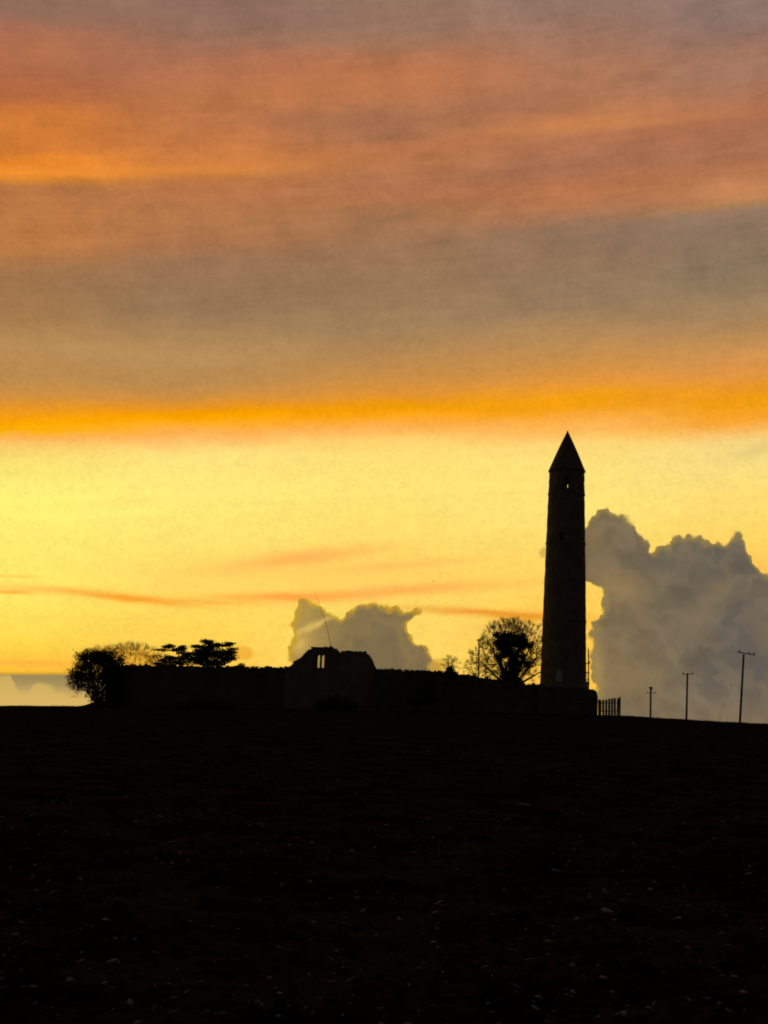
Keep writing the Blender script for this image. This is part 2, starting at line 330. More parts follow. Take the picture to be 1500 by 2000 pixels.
def leafmat(c1, c2):
    def f(t, b):
        two(c1, c2, 1.5)(t, b)
        tr = t.n.new('ShaderNodeBsdfTranslucent'); tr.inputs[0].default_value = tuple(x * 1.6 for x in c2) + (1,)
        mx = t.n.new('ShaderNodeMixShader'); mx.inputs[0].default_value = 0.3
        out = [n for n in t.n if n.type == 'OUTPUT_MATERIAL'][0]
        t.l.new(b.outputs[0], mx.inputs[1]); t.l.new(tr.outputs[0], mx.inputs[2]); t.l.new(mx.outputs[0], out.inputs[0])
    return f
M_leaf = mat('dark_leaves', leafmat((0.035, 0.045, 0.018), (0.06, 0.065, 0.025)))
M_ivy = mat('ivy_leaves', leafmat((0.025, 0.035, 0.014), (0.045, 0.055, 0.02)))
M_stone = [mat('pale_stone', two((0.32, 0.30, 0.23), (0.16, 0.15, 0.12), 14.0)), mat('buff_stone', two((0.34, 0.26, 0.16), (0.24, 0.19, 0.12), 20.0)), mat('grey_stone', two((0.26, 0.26, 0.27), (0.18, 0.18, 0.19), 20.0))]
M_straw = mat('dry_straw', two((0.2, 0.17, 0.09), (0.10, 0.085, 0.045), 8.0))
M_bird = mat('dark_feathers', two((0.03, 0.028, 0.026), (0.05, 0.045, 0.04), 20.0))

# ------------------------------------------------------------------ object helpers
def mesh(name, verts, faces, m, parent=None, loc=None, smooth=False):
    me = bpy.data.meshes.new(name)
    loc = Vector(loc) if loc is not None else None
    v = np.asarray(verts, dtype=float).reshape(-1, 3)
    base = parent.location if parent is not None and parent.type == 'EMPTY' and loc is None else (loc if loc is not None else Vector((0, 0, 0)))
    me.from_pydata((v - np.array(base)).tolist(), [], [list(map(int, f)) for f in faces])
    for mm in (m if isinstance(m, list) else [m]): me.materials.append(mm)
    if smooth: me.polygons.foreach_set('use_smooth', [True] * len(me.polygons))
    me.update()
    o = bpy.data.objects.new(name, me); COL.objects.link(o)
    if parent is not None: o.parent = parent
    if loc is not None: o.location = loc
    return o
def thing(name, label, cat, loc, group=None):
    o = bpy.data.objects.new(name, None); COL.objects.link(o); o.location = loc; o.empty_display_size = 0.3
    o['label'] = label; o['category'] = cat
    if group: o['group'] = group
    return o
def tag(o, label, cat, group=None):
    o['label'] = label; o['category'] = cat
    if group: o['group'] = group
    return o
class G:                                                  # geometry gatherer in world coordinates
    def __init__(s): s.v = []; s.f = []
    def add(s, v, f):
        k = len(s.v); s.v.extend([tuple(p) for p in v]); s.f.extend([[i + k for i in q] for q in f])
    def tube(s, p0, p1, r0, r1, n=6, cap=True):
        p0 = Vector(p0); p1 = Vector(p1); d = (p1 - p0)
        if d.length < 1e-6: return
        d.normalize(); a = d.orthogonal().normalized(); b = d.cross(a)
        v = [p + (a * math.cos(t) + b * math.sin(t)) * r for p, r in ((p0, r0), (p1, r1)) for t in [2 * math.pi * i / n for i in range(n)]]
        f = [[i, (i + 1) % n, n + (i + 1) % n, n + i] for i in range(n)]
        if cap: f += [list(range(n))[::-1], list(range(n, 2 * n))]
        s.add(v, f)
    def box(s, c, sz, rz=0.0, ry=0.0):
        mtx = Matrix.Rotation(rz, 3, 'Z') @ Matrix.Rotation(ry, 3, 'Y')
        v = [Vector(c) + mtx @ Vector((sz[0] * i / 2, sz[1] * j / 2, sz[2] * k / 2)) for i in (-1, 1) for j in (-1, 1) for k in (-1, 1)]
        s.add(v, [[0, 1, 3, 2], [4, 6, 7, 5], [0, 4, 5, 1], [2, 3, 7, 6], [0, 2, 6, 4], [1, 5, 7, 3]])
    def out(s, name, m, parent=None, loc=None, smooth=False): return mesh(name, s.v, s.f, m, parent, loc, smooth)

# ------------------------------------------------------------------ terrain
YC = 176.0
_cr = [(-3000,1390),(-600,1376),(0,1378.5),(140,1379),(400,1382),(1055,1392),(1168,1396.5),(1212,1397.5),(1270,1401),(1340,1405.5),(1450,1411.5),(1500,1414),(1800,1428),(3000,1480)]
_pts = [at(px, py, YC) for px, py in _cr]
CX = np.array([p.x / YC for p in _pts]); CZ = np.array([p.z for p in _pts])
_tab = rng.rand(256, 256)
def vnoise(x, y):
    xi = np.floor(x).astype(int); yi = np.floor(y).astype(int); fx = x - xi; fy = y - yi
    fx = fx * fx * (3 - 2 * fx); fy = fy * fy * (3 - 2 * fy)
    a = _tab[xi & 255, yi & 255]; b = _tab[(xi + 1) & 255, yi & 255]; c = _tab[xi & 255, (yi + 1) & 255]; d = _tab[(xi + 1) & 255, (yi + 1) & 255]
    return (a * (1 - fx) + b * fx) * (1 - fy) + (c * (1 - fx) + d * fx) * fy - 0.5
def gz(x, y, fine=False):
    x = np.asarray(x, float); y = np.asarray(y, float)
    t = x / np.maximum(YC, np.abs(y))
    # lateral profile at the crest, sampled along the line of sight where it lies beyond the crest
    zc = np.interp(x / YC, CX, CZ)
    yy = np.clip(y, -120, None)
    rise = np.where(yy < YC - 12, yy / YC, np.minimum(yy, YC) / YC)
    z = zc * rise
    far = np.clip(y - YC, 0, None)
    z = z - far * 0.004 - np.clip(y - 420, 0, None) * 0.012
    r = np.hypot(x, y)
    z = np.where(r > 2500, np.maximum(z, -60 - r * 0.004), z)
    # earth bank under the left bush
    bx = at(196, 1375, 168); z = z + 0.75 * np.exp(-((x - bx.x) / 1.5) ** 2 - ((y - 169) / 2.5) ** 2)
    if fine:
        k = np.clip(1.2 - r / 60, 0.0, 1)
        z = z + 0.05 * vnoise(x * 1.7, y * 1.7) + 0.10 * vnoise(x * 0.35 + 9, y * 0.35) * np.clip(r / 30, 0, 1)
        z = z + k * (0.055 * vnoise(x * 6.1 + 3, y * 6.1) + 0.035 * np.abs(vnoise(x * 14 + 7, y * 14 + 2)) + 0.02 * vnoise(x * 31, y * 31))
        for (x0, y0, x1, y1) in TR:                       # wheel tracks of the last tramline
            dx, dy = x1 - x0, y1 - y0; L = math.hypot(dx, dy)
            dd = ((x - x0) * dy - (y - y0) * dx) / L; al = ((x - x0) * dx + (y - y0) * dy) / L
            on = (al > 0) & (al < L)
            for o in (-0.9, 0.9): z = z - np.where(on, 0.10 * np.exp(-((dd - o) / 0.22) ** 2), 0)
    return z
def ground_hit(px, py):
    d = ray(px, py); t = 2.0
    while t < 400:
        p = EYE + d * t
        if p.z < gz(p.x, p.y): return p
        t *= 1.01
    return EYE + d * 170
TR = []
for a, b in (((-60, 1660), (480, 1568)), ((900, 1600), (1560, 1478))):
    p, q = ground_hit(*a), ground_hit(*b); TR.append((p.x, p.y, q.x, q.y))
rr = np.concatenate([np.linspace(0.3, 6, 12, endpoint=False), np.geomspace(6, 230, 560), np.geomspace(236, 12000, 60)])
aa = np.concatenate([np.linspace(-180, -16, 48, endpoint=False), np.linspace(-16, 16, 420, endpoint=False), np.linspace(16, 180, 48, endpoint=False)])
RR, AA = np.meshgrid(rr, np.radians(aa), indexing='ij')
X = RR * np.sin(AA); Y = RR * np.cos(AA); Z = gz(X, Y, True)
nr, na = X.shape
V = np.stack([X, Y, Z], -1).reshape(-1, 3)
i = np.arange(nr - 1)[:, None] * na; j = np.arange(na)[None, :]; j2 = (j + 1) % na
Fq = np.stack([i + j, i + j2, i + na + j2, i + na + j], -1).reshape(-1, 4)[:, ::-1]
me = bpy.data.meshes.new('field')
me.vertices.add(len(V) + 1); me.vertices.foreach_set('co', np.vstack([V, [[0, 0, float(gz(0, 0))]]]).ravel())
tri = np.stack([np.arange(na), np.full(na, len(V)), (np.arange(na) + 1) % na], -1)[:, ::-1]
nl = Fq.size + tri.size
me.loops.add(nl); me.loops.foreach_set('vertex_index', np.concatenate([Fq.ravel(), tri.ravel()]).astype(np.int32))
me.polygons.add(len(Fq) + len(tri))
me.polygons.foreach_set('loop_start', np.concatenate([np.arange(len(Fq)) * 4, len(Fq) * 4 + np.arange(len(tri)) * 3]).astype(np.int32))
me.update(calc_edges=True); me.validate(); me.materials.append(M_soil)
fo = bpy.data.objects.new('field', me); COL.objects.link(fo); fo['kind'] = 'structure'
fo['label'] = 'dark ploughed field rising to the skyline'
def g3(p, dz=0.0): return Vector((p.x, p.y, float(gz(p.x, p.y)) + dz))

# ------------------------------------------------------------------ round tower
TY = 172.0
tb = at(1099, 1392, TY); tb = g3(tb)
TW = thing('round_tower', 'tall tapering round stone tower with a pointed conical roof', 'tower', tb)
def zt(py, px=1105): return at(px, py, TY).z
z_base = tb.z - 0.4
z_ped = zt(1336, 1099); z_eave = zt(921, 1107); z_apex = zt(841, 1111)
pxm = F_ / TY / math.cos(PITCH)
def R_out(z):
    ks = [(z_base, 2.66), (z_ped, 2.56), (zt(1200), 2.40), (zt(1060), 2.20), (z_eave, 1.98)]
    for (a, ra), (b, rb) in zip(ks, ks[1:]):
        if z <= b: return ra + (rb - ra) * (z - a) / (b - a)
    return ks[-1][1]
NS = 72
cam_dir = math.atan2(-tb.x, -tb.y)                       # azimuth from the tower to the camera
def ang(k): return cam_dir - math.pi / NS + 2 * math.pi * k / NS    # segment 0 faces the camera; k grows to the viewer's left
opens = []                                               # (k0, k1, z0, z1, through)
zb0 = zt(958); zb1 = zb0 + 1.25
for q in (0, 18, 38, 54): opens.append((q - 1, q + 1, zb0, zb1))
opens.append((2, 3, zt(1062), zt(1046)))
opens.append((1, 4, zt(1333), zt(1304)))
zs = sorted(set([round(v, 4) for v in np.arange(z_base, z_eave, 0.55).tolist() + [z_eave] + [o[2] for o in opens] + [o[3] for o in opens] + [zb1 - 0.25, zt(1304) - 0.3]]))
zs = [zs[0]] + [b for a, b in zip(zs, zs[1:]) if b - a > 0.02 or b == zs[-1]]
WT = 0.95
verts = []; faces = []
for ring, off in ((0, 0), (1, WT)):
    for z in zs:
        for k in range(NS):
            a = ang(k); jit = 0 if ring else 0.055 * mnoise.noise(Vector((math.sin(a) * 4, math.cos(a) * 4, z * 1.6)))
            r = R_out(z) - off + jit
            verts.append((tb.x + r * math.sin(a), tb.y + r * math.cos(a), z))
nz = len(zs)
def vid(ring, zi, k): return ring * nz * NS + zi * NS + (k % NS)
def is_open(zi, k):
    zm = (zs[zi] + zs[zi + 1]) / 2
    for k0, k1, z0, z1 in opens:
        if z0 < zm < z1 and any((kk - k) % NS == 0 for kk in range(k0, k1 + 1)):
            if zm > z1 - 0.3 and k1 - k0 >= 2 and ((k - k0) % NS == 0 or (k - k1) % NS == 0): return False   # rounded head
            return True
    return False
op = [[is_open(zi, k) for k in range(NS)] for zi in range(nz - 1)]
for zi in range(nz - 1):
    for k in range(NS):
        if op[zi][k]:
            if not op[zi][(k - 1) % NS]: faces.append([vid(0, zi, k), vid(1, zi, k), vid(1, zi + 1, k), vid(0, zi + 1, k)])
            if not op[zi][(k + 1) % NS]: faces.append([vid(0, zi, k + 1), vid(0, zi + 1, k + 1), vid(1, zi + 1, k + 1), vid(1, zi, k + 1)])
            if zi == 0 or not op[zi - 1][k]: faces.append([vid(0, zi, k), vid(0, zi, k + 1), vid(1, zi, k + 1), vid(1, zi, k)])
            if zi == nz - 2 or not op[zi + 1][k]: faces.append([vid(0, zi + 1, k), vid(1, zi + 1, k), vid(1, zi + 1, k + 1), vid(0, zi + 1, k + 1)])
        else:
            faces.append([vid(0, zi, k), vid(0, zi + 1, k), vid(0, zi + 1, k + 1), vid(0, zi, k + 1)])
            faces.append([vid(1, zi, k), vid(1, zi, k + 1), vid(1, zi + 1, k + 1), vid(1, zi + 1, k)])
mesh('shaft', verts, faces, M_tower, TW)
def ring_part(name, prof, m, parent, n=NS):               # lathe: prof = [(r, z)]
    v = [(tb.x + r * math.sin(ang(k)), tb.y + r * math.cos(ang(k)), z) for r, z in prof for k in range(n)]
    f = [[a * n + k, (a + 1) * n + k, (a + 1) * n + (k + 1) % n, a * n + (k + 1) % n] for a in range(len(prof) - 1) for k in range(n)]
    return mesh(name, v, f, m, parent)
ring_part('cornice', [(1.85, z_eave - 0.14), (2.05, z_eave - 0.14), (2.10, z_eave - 0.02), (2.10, z_eave + 0.10), (1.85, z_eave + 0.10)], M_tower, TW)
prof = []
nstep = 22
for q in range(nstep + 1):                                # cone laid in overlapping courses, very slightly swollen
    f_ = q / nstep; z = z_eave + 0.10 + f_ * (z_apex - z_eave - 0.22); r = 2.04 * (1 - f_) + 0.05 * math.sin(f_ * math.pi) + 0.05 * f_
    if prof: prof.append((r + 0.025, z))
    prof.append((r, z + 0.002))
ring_part('conical_roof', prof + [(0.01, prof[-1][1] + 0.05)], M_cone, TW)
ring_part('cap_stone', [(0.0, prof[-1][1] - 0.05), (0.07, prof[-1][1] - 0.02), (0.075, prof[-1][1] + 0.08), (0.03, z_apex - 0.03), (0.0, z_apex)], M_cone, TW, 72)
for py in (966, 1062, 1213):                              # projecting string courses
    z = zt(py); r = R_out(z)
    ring_part('string_course', [(r - 0.08, z - 0.11), (r + 0.055, z - 0.10), (r + 0.06, z + 0.05), (r - 0.08, z + 0.12)], M_tower, TW)
ring_part('plinth', [(2.58, z_ped - 0.02), (2.72, z_ped - 0.10), (2.80, z_ped - 0.5), (2.86, z_base)], M_tower, TW)
# door boards and surround in the round-headed doorway
def polar(k, r, z): return (tb.x + r * math.sin(ang(k)), tb.y + r * math.cos(ang(k)), z)
d0, d1 = zt(1333), zt(1304)
mesh('door', [polar(1.0, R_out(d0) - 0.22, d0), polar(5.0, R_out(d0) - 0.22, d0), polar(5.0, R_out(d1) - 0.22, d1 - 0.30), polar(4.4, R_out(d1) - 0.22, d1 - 0.02), polar(1.6, R_out(d1) - 0.22, d1 - 0.02), polar(1.0, R_out(d1) - 0.22, d1 - 0.30)],
     [[0, 1, 2, 3, 4, 5]], M_door, TW)
for (ka, kb, za, zb_) in ((0.35, 0.98, d0, d1 - 0.3), (5.02, 5.65, d0, d1 - 0.3), (0.9, 5.1, d1 + 0.02, d1 + 0.28)):
    g = G(); v = []
    for z in (za, zb_):
        for k in (ka, kb):
            for o in (-0.1, 0.06): v.append(polar(k, R_out(z) + o, z))
    g.add(v, [[0, 1, 3, 2], [4, 6, 7, 5], [0, 4, 5, 1], [2, 3, 7, 6], [0, 2, 6, 4], [1, 5, 7, 3]])
    g.out('door_surround', M_tower, TW)

# ------------------------------------------------------------------ free-standing walls from a skyline profile
def profile_wall(name, pts, Ya, m, parent, thick=0.7, holes=(), step=0.18, rough=0.06, base=None, seed=0, Yb=None):
    """pts: (px,py) skyline; holes: (px0,px1,pytop,pybottom,arched)"""
    Yb = Yb or Ya
    px0, px1 = pts[0][0], pts[-1][0]
    def Yat(px): return Ya + (Yb - Ya) * (px - px0) / (px1 - px0)
    xs = list(np.arange(px0, px1, step * 17.4)) + [px1]
    hb = []
    for h in holes:
        n = 6
        for q in range(n + 1): hb.append(h[0] + (h[1] - h[0]) * q / n)
    xs = [x for x in xs if all(abs(x - b) > 0.6 for b in hb)] + hb; xs = sorted(xs)
    P = np.array(pts, float)
    def top(px):
        return at(px, float(np.interp(px, P[:, 0], P[:, 1])), Yat(px)).z
    g = G(); prevs = []
    cols = []
    for x in xs:
        Yx = Yat(x); wx = at(x, 1340, Yx).x
        zt_ = top(x) + rough * mnoise.noise(Vector((x * 0.13, seed, 0))) * 1.6 + rough * mnoise.noise(Vector((x * 0.5, seed + 5, 0)))
        cols.append((wx, Yx, zt_, float(gz(wx, Yx)) - 0.4 if base is None else base))
    for a, b, xa, xb in zip(cols, cols[1:], xs, xs[1:]):
        xm = (xa + xb) / 2; hole = None
        for h in holes:
            if h[0] < xm < h[1]: hole = h
        def quad(za0, za1, zb0_, zb1_):
            va = [(a[0], a[1], za0), (b[0], b[1], zb0_), (b[0], b[1], zb1_), (a[0], a[1], za1)]
            vb = [(p[0], p[1] + thick, p[2]) for p in va]
            g.add(va + vb, [[0, 1, 2, 3], [7, 6, 5, 4], [3, 2, 6, 7], [0, 4, 5, 1]])
        if hole is None: quad(a[3], a[2], b[3], b[2])
        else:
            Yh = (a[1] + b[1]) / 2; hb_, ht = at(xm, hole[3], Yh).z, at(xm, hole[2], Yh).z
            c = (hole[0] + hole[1]) / 2; hw = (hole[1] - hole[0]) / 2
            def arch(x): return ht - (hw / 17.4) * 1.3 * (1 - math.sqrt(max(0, 1 - ((x - c) / hw) ** 2)))
            quad(a[3], hb_, b[3], hb_); quad(arch(xa), a[2], arch(xb), b[2])
            for xx, cc in ((xa, a), (xb, b)):
                if abs(abs(xx - c) - hw) < 1e-3: g.add([(cc[0], cc[1], hb_), (cc[0], cc[1] + thick, hb_), (cc[0], cc[1] + thick, arch(xx)), (cc[0], cc[1], arch(xx))], [[0, 1, 2, 3]])
    for cc in (cols[0], cols[-1]):
        g.add([(cc[0], cc[1], cc[3]), (cc[0], cc[1] + thick, cc[3]), (cc[0], cc[1] + thick, cc[2]), (cc[0], cc[1], cc[2])], [[0, 1, 2, 3]])
    o = g.out(name, m, parent)
    return o, cols
def wall_ivy(cols, thick, parent, n, seed):
    rnd = np.random.RandomState(seed); gl = G(); cs = []
    for _ in range(n):
        k = rnd.randint(0, len(cols) - 1); a, b = cols[k], cols[k + 1]; t = rnd.rand(); x = a[0] + (b[0] - a[0]) * t; y = a[1]; zt0 = a[2] + (b[2] - a[2]) * t
        m_ = rnd.randint(4, 16); drop = rnd.rand() ** 2 * 2.5
        for q in range(m_): cs.append(np.array((x + rnd.normal(0, .22), y + (rnd.uniform(0, thick) if drop < .3 else -.08), zt0 - drop * rnd.rand() + rnd.uniform(-.05, .10))))
    leaves(cs, 8, .07, .055, rnd, gl); gl.out('ivy', M_ivy, parent)['kind'] = 'stuff'
def coping(cols, thick, parent, m, name='coping_stones', dens=2.2, sz=0.3, up=0.02):
    g = G(); rnd = random.Random(len(cols))
    for a, b in zip(cols, cols[1:]):
        L = math.hypot(b[0] - a[0], b[1] - a[1]); n = max(0, int(L * dens + rnd.random()))
        for q in range(n):
            t = rnd.random(); p = (a[0] + (b[0] - a[0]) * t, a[1] + thick * rnd.uniform(0.1, 0.9), a[2] + (b[2] - a[2]) * t + up)
            g.box(p, (sz * rnd.uniform(.6, 1.5), sz * rnd.uniform(.7, 1.3), sz * rnd.uniform(.3, .8)), rnd.uniform(-.4, .4), rnd.uniform(-.2, .2))
    o = g.out(name, m, parent); o['kind'] = 'stuff'; return o

WY = 165.5; IVY = []
e = thing('graveyard_wall', 'long high stone wall running left from the ruined church', 'wall', g3(at(390, 1380, WY)))
_, c = profile_wall('wall_body', [(206,1310),(211,1303),(222,1299),(262,1299),(300,1300),(318,1298),(350,1300),(420,1302),(455,1302),(466,1299),(480,1304),(520,1303),(566,1304.5)], WY, M_wall, e, 0.7, rough=0.09, seed=1)
coping(c, 0.7, e, M_wall, sz=0.27); IVY.append((c, e))
e = thing('graveyard_wall', 'lower stone wall sloping down from the ruined church to the tower', 'wall', g3(at(900, 1388, WY)))
_, c = profile_wall('wall_body', [(728,1308),(775,1308),(800,1310),(820,1310),(862,1312),(890,1316),(904,1318.5),(918,1318),(935,1322.5),(957,1325.5),(978,1330),(1005,1334.5),(1040,1336.5),(1060,1339)], WY + 1.2, M_wall, e, 0.7, rough=0.11, seed=2, Yb=TY - 3.2)
coping(c, 0.7, e, M_wall, sz=0.27); IVY.append((c, e))
e = thing('stone_wall', 'short round-shouldered stone wall stub on the right of the tower foot', 'wall', g3(at(1152, 1394, TY - 3)))
_, c = profile_wall('wall_body', [(1050,1338.5),(1075,1341),(1120,1343),(1146,1345.5),(1158,1346.5),(1164,1349),(1167,1354),(1168,1362)], TY - 3.9, M_wall, e, 0.9, rough=0.03, seed=3)
coping(c, 0.9, e, M_wall, sz=0.18, dens=1.5, up=-0.02)

# ------------------------------------------------------------------ ruined church
CY = 163.0
e = thing('ruined_church', 'roofless ruined stone church with a twin lancet window in its gable', 'church ruin', g3(at(645, 1384, CY + 4)))
gable = [(556,1305),(566,1300),(575,1291),(585,1284),(590,1278),(599,1269),(608,1265),(618,1263.5),(628,1264),(640,1264),(650,1265.5),(656,1269),(661,1274),(666,1280),(667,1306)]
holes = ((618.2, 624.0, 1279, 1304), (626.6, 632.2, 1279, 1304))
_, c = profile_wall('window_gable', gable, CY, M_ruin, e, 0.85, holes, rough=0.05, seed=4, step=0.15)
coping(c, 0.85, e, M_ruin, 'broken_gable_stones', sz=0.24, dens=2.5)
east = [(655,1276),(661,1275),(667,1272),(679,1271),(700,1272),(711,1273),(717,1278),(722,1284),(727,1289),(729,1297),(733,1304),(737,1312)]
_, c = profile_wall('far_gable', east, CY + 6.5, M_ruin, e, 0.85, rough=0.05, seed=6, step=0.15)
coping(c, 0.85, e, M_ruin, 'broken_gable_stones', sz=0.24, dens=2.5)
# nave side wall seen obliquely between the gables, and the south wall lower down
_, c = profile_wall('nave_wall', [(664,1306),(700,1307),(732,1309)], CY + 0.5, M_ruin, e, 0.8, rough=0.05, seed=8, Yb=CY + 6.0)
zz = at(620, 1291, CY)
g = G(); zm0, zm1 = at(625, 1305.5, CY).z, at(625, 1277.5, CY).z; xm = at(625.3, 1291, CY).x
g.box((xm, CY + 0.2, (zm0 + zm1) / 2), (0.09, 0.26, zm1 - zm0)); g.out('mullion', M_ruin, e)
g = G(); g.box((xm, CY - 0.05, zm0 - 0.08), (1.05, 0.14, 0.14)); g.out('window_sill', M_ruin, e)
for s in (-1, 1):
    g = G(); hw = 0.49
    g.box((xm + s * hw, CY - 0.03, (zm0 + zm1) / 2 + 0.02), (0.13, 0.1, zm1 - zm0 + 0.1)); g.out('window_jamb', M_ruin, e)

# ------------------------------------------------------------------ vegetation
def grow(base, targets, rnd, tip=0.006, power=0.5, sag=0.0, wob=0.12, lean=None, trunk_h=0.0):
    """connect every target to the nearest place on the growing tree; returns nodes, parents, radii"""
    base = np.array(base, float)
    N = [base]; P = [-1]
    if trunk_h > 0:
        k = 4
        for q in range(1, k + 1):
            N.append(base + np.array([0, 0, trunk_h * q / k]) + rnd.normal(0, 0.04, 3)); P.append(len(N) - 2)
    T = np.array(targets, float)
    order = np.argsort(np.linalg.norm(T - N[-1], axis=1) + rnd.rand(len(T)) * 0.3)
    for ti in order:
        t = T[ti]; A = np.array(N)
        d = np.linalg.norm(A - t, axis=1); db = np.linalg.norm(A - base, axis=1); tb_ = np.linalg.norm(t - base)
        cost = d + np.where(db > tb_, (db - tb_) * 2 + 1, 0) + db * 0.12
        jx = int(np.argmin(cost)); d0_ = d[jx]
        n = max(1, min(5, int(d0_ / 0.35)))
        cur = jx
        for q in range(1, n + 1):
            f = q / n; p = N[jx] * (1 - f) + t * f if q < n else t
            if q < n: p = p + rnd.normal(0, wob * d0_ * 0.35, 3) + np.array([0, 0, -sag * math.sin(f * math.pi) * d0_])
            N.append(p); P.append(cur); cur = len(N) - 1
    cnt = np.ones(len(N))
    for q in range(len(N) - 1, 0, -1): cnt[P[q]] += cnt[q]
    rad = tip * cnt ** power
    return np.array(N), P, rad
def wood(N, P, rad, thr, g_big, g_small):
    for q in range(1, len(N)):
        p = P[q]; r1, r0 = rad[q], min(rad[p], rad[q] * 1.6)
        big = r0 > thr
        (g_big if big else g_small).tube(N[p], N[q], r0, r1, 6 if big else 3, False)
def ell(n, c, r, rnd, shell=0.35):
    v = rnd.normal(0, 1, (n, 3)); v /= np.linalg.norm(v, axis=1)[:, None]
    return np.array(c) + v * (rnd.rand(n, 1) ** shell) * np.array(r)
def leaves(centres, per, spread, size, rnd, g, flat=1.0):
    for c in centres:
        for _ in range(per):
            p = c + np.clip(rnd.normal(0, 1, 3), -2.2, 2.2) * spread * np.array((1 / flat ** .5, 1, flat)); a = rnd.normal(0, 1, 3); a /= np.linalg.norm(a); b = np.cross(a, rnd.normal(0, 1, 3)); b /= np.linalg.norm(b) + 1e-9
            s = size * rnd.uniform(.6, 1.4)
            g.add([p - a * s, p + b * s * .5, p + a * s, p - b * s * .5], [[0, 1, 2, 3]])
def pxe(px, py, Y, rx, ry, rd):                           # ellipsoid from pixel centre and pixel radii
    c = at(px, py, Y); k = Y / F_; return (tuple(c), (rx * k, rd, ry * k))
def twigs_at(N, idx, n, L, rnd, g, r=0.006, updir=0.5, outc=None, nsub=2):
    for q in idx:
        o = N[q]
        for _ in range(n):
            d = rnd.normal(0, 1, 3)
            if outc is not None: d = d * 0.6 + (o - outc) / (np.linalg.norm(o - outc) + 1e-6) * 1.3
            d[2] += updir; d /= np.linalg.norm(d); l = L * rnd.uniform(.5, 1.3)
            m_ = o + d * l * .5 + rnd.normal(0, .05 * l, 3); e_ = o + d * l + rnd.normal(0, .1 * l, 3)
            g.tube(o, m_, r, r * .8, 3, False); g.tube(m_, e_, r * .8, r * .45, 3, False)
            for _s in range(nsub):
                d2 = d + rnd.normal(0, .6, 3); d2 /= np.linalg.norm(d2)
                g.tube(m_, m_ + d2 * l * .45, r * .6, r * .35, 3, False)
def tree(label, px_base, Y, ells, ntw=(6, 0.5), leaf=None, tip=0.006, power=0.5, thr=0.05, trunk_h=0.8, name='tree', cat='tree', seed=1, twr=0.006, updir=0.4, wob=0.12, mleaf=None, base_py=1380, sag=0.0, leafname='foliage', nsub=2, leaf_filter=None, fill=0, fsize=.1, flat=1.0):
    rnd = np.random.RandomState(seed)
    b = g3(at(px_base, base_py, Y)); t = thing(name, label, cat, b)
    T = np.vstack([ell(n, *pxe(x, y, Y + dy, rx, ry, rd), rnd) for (n, x, y, rx, ry, rd, dy) in ells])
    N, P, rad = grow((b.x, b.y, b.z - 0.2), T, rnd, tip, power, sag, wob, trunk_h=trunk_h)
    gb, gs = G(), G(); wood(N, P, rad, thr, gb, gs)
    tips = sorted(set(range(len(N))) - set(P))
    ce = T.mean(0)
    ce[2] = ce[2] - 0.5
    if ntw[0]: twigs_at(N, tips, ntw[0], ntw[1], rnd, gs, twr, updir, ce, nsub)
    gb.out('trunk', M_bark, t)
    gs.out('twigs', M_twig, t)['kind'] = 'stuff'
    if leaf:
        gl = G(); cs = [N[q] for q in tips if leaf_filter is None or leaf_filter(N[q])]
        leaves(cs, leaf[0], leaf[1], leaf[2], rnd, gl, flat)
        if fill:
            tot = sum(q[0] for q in ells)
            for (n, x, y, rx, ry, rd, dy) in ells: leaves(ell(int(fill * n / tot / 6) + 1, *pxe(x, y, Y + dy, rx * .9, ry * .9, rd * .9), rnd), 6, .12, fsize, rnd, gl, flat)
        gl.out(leafname, mleaf or M_leaf, t)['kind'] = 'stuff'
    return t

# wind-shaped bush at the left end of the wall
tree('wind-rounded twiggy bush leaning left at the left end of the wall', 190, 164.2,
     [(300,186,1308,46,36,1.3,0),(130,158,1324,28,28,1.1,0),(110,184,1284,38,16,1.1,0),(130,214,1290,32,22,.9,0),(50,208,1320,12,26,.6,.2),(110,215,1340,28,36,.8,.2),(50,184,1350,17,16,.8,0),(60,230,1352,26,26,.6,.3),(30,190,1366,14,10,.6,0)], (6, .36), (26, .20, .08), tip=.007, power=.52, trunk_h=.5, name='bush', cat='bush', seed=3, twr=.008, base_py=1374, updir=.1, fill=14000)
tree('pale bare thin-twigged tree showing behind the left bush', 262, 186.0,
     [(420,262,1284,46,24,2.2,0),(110,212,1275,36,14,1.5,0),(60,250,1268,20,10,1.2,0)], (13, .6), None, tip=.0016, power=.5, trunk_h=2.2, seed=5, twr=.0028, updir=.7, nsub=5)
tree('sparse bare shrub between the left bush and the spreading conifers', 312, 180.0,
     [(160,314,1291,32,10,1.4,0)], (18, .45), None, tip=.0035, trunk_h=2.5, name='shrub', cat='shrub', seed=6, twr=.003, nsub=4)
def pads(lst, seed):
    return [(n, x, y, rx, ry, 1.0, 0) for (n, x, y, rx, ry) in lst]
tree('scraggy flat-layered conifer, the left of two above the wall', 352, 178.0,
     pads([(16,328,1264,10,2.6),(16,342,1270,10,3),(14,318,1270,12,2.6),(18,356,1266,6,5),(34,361,1279,15,9),(20,332,1285,16,3.2),(60,342,1294,38,6),(24,352,1287,20,5),(10,320,1290,12,2.5),(12,308,1297,10,3),(20,372,1286,12,7),(8,334,1261,5,2)], 1),

     (4, .25), (46, .12, .075), tip=.008, power=.55, trunk_h=2.6, seed=8, twr=.01, updir=.1, sag=-.1, mleaf=M_ivy, fill=5000, fsize=.08, flat=.4)
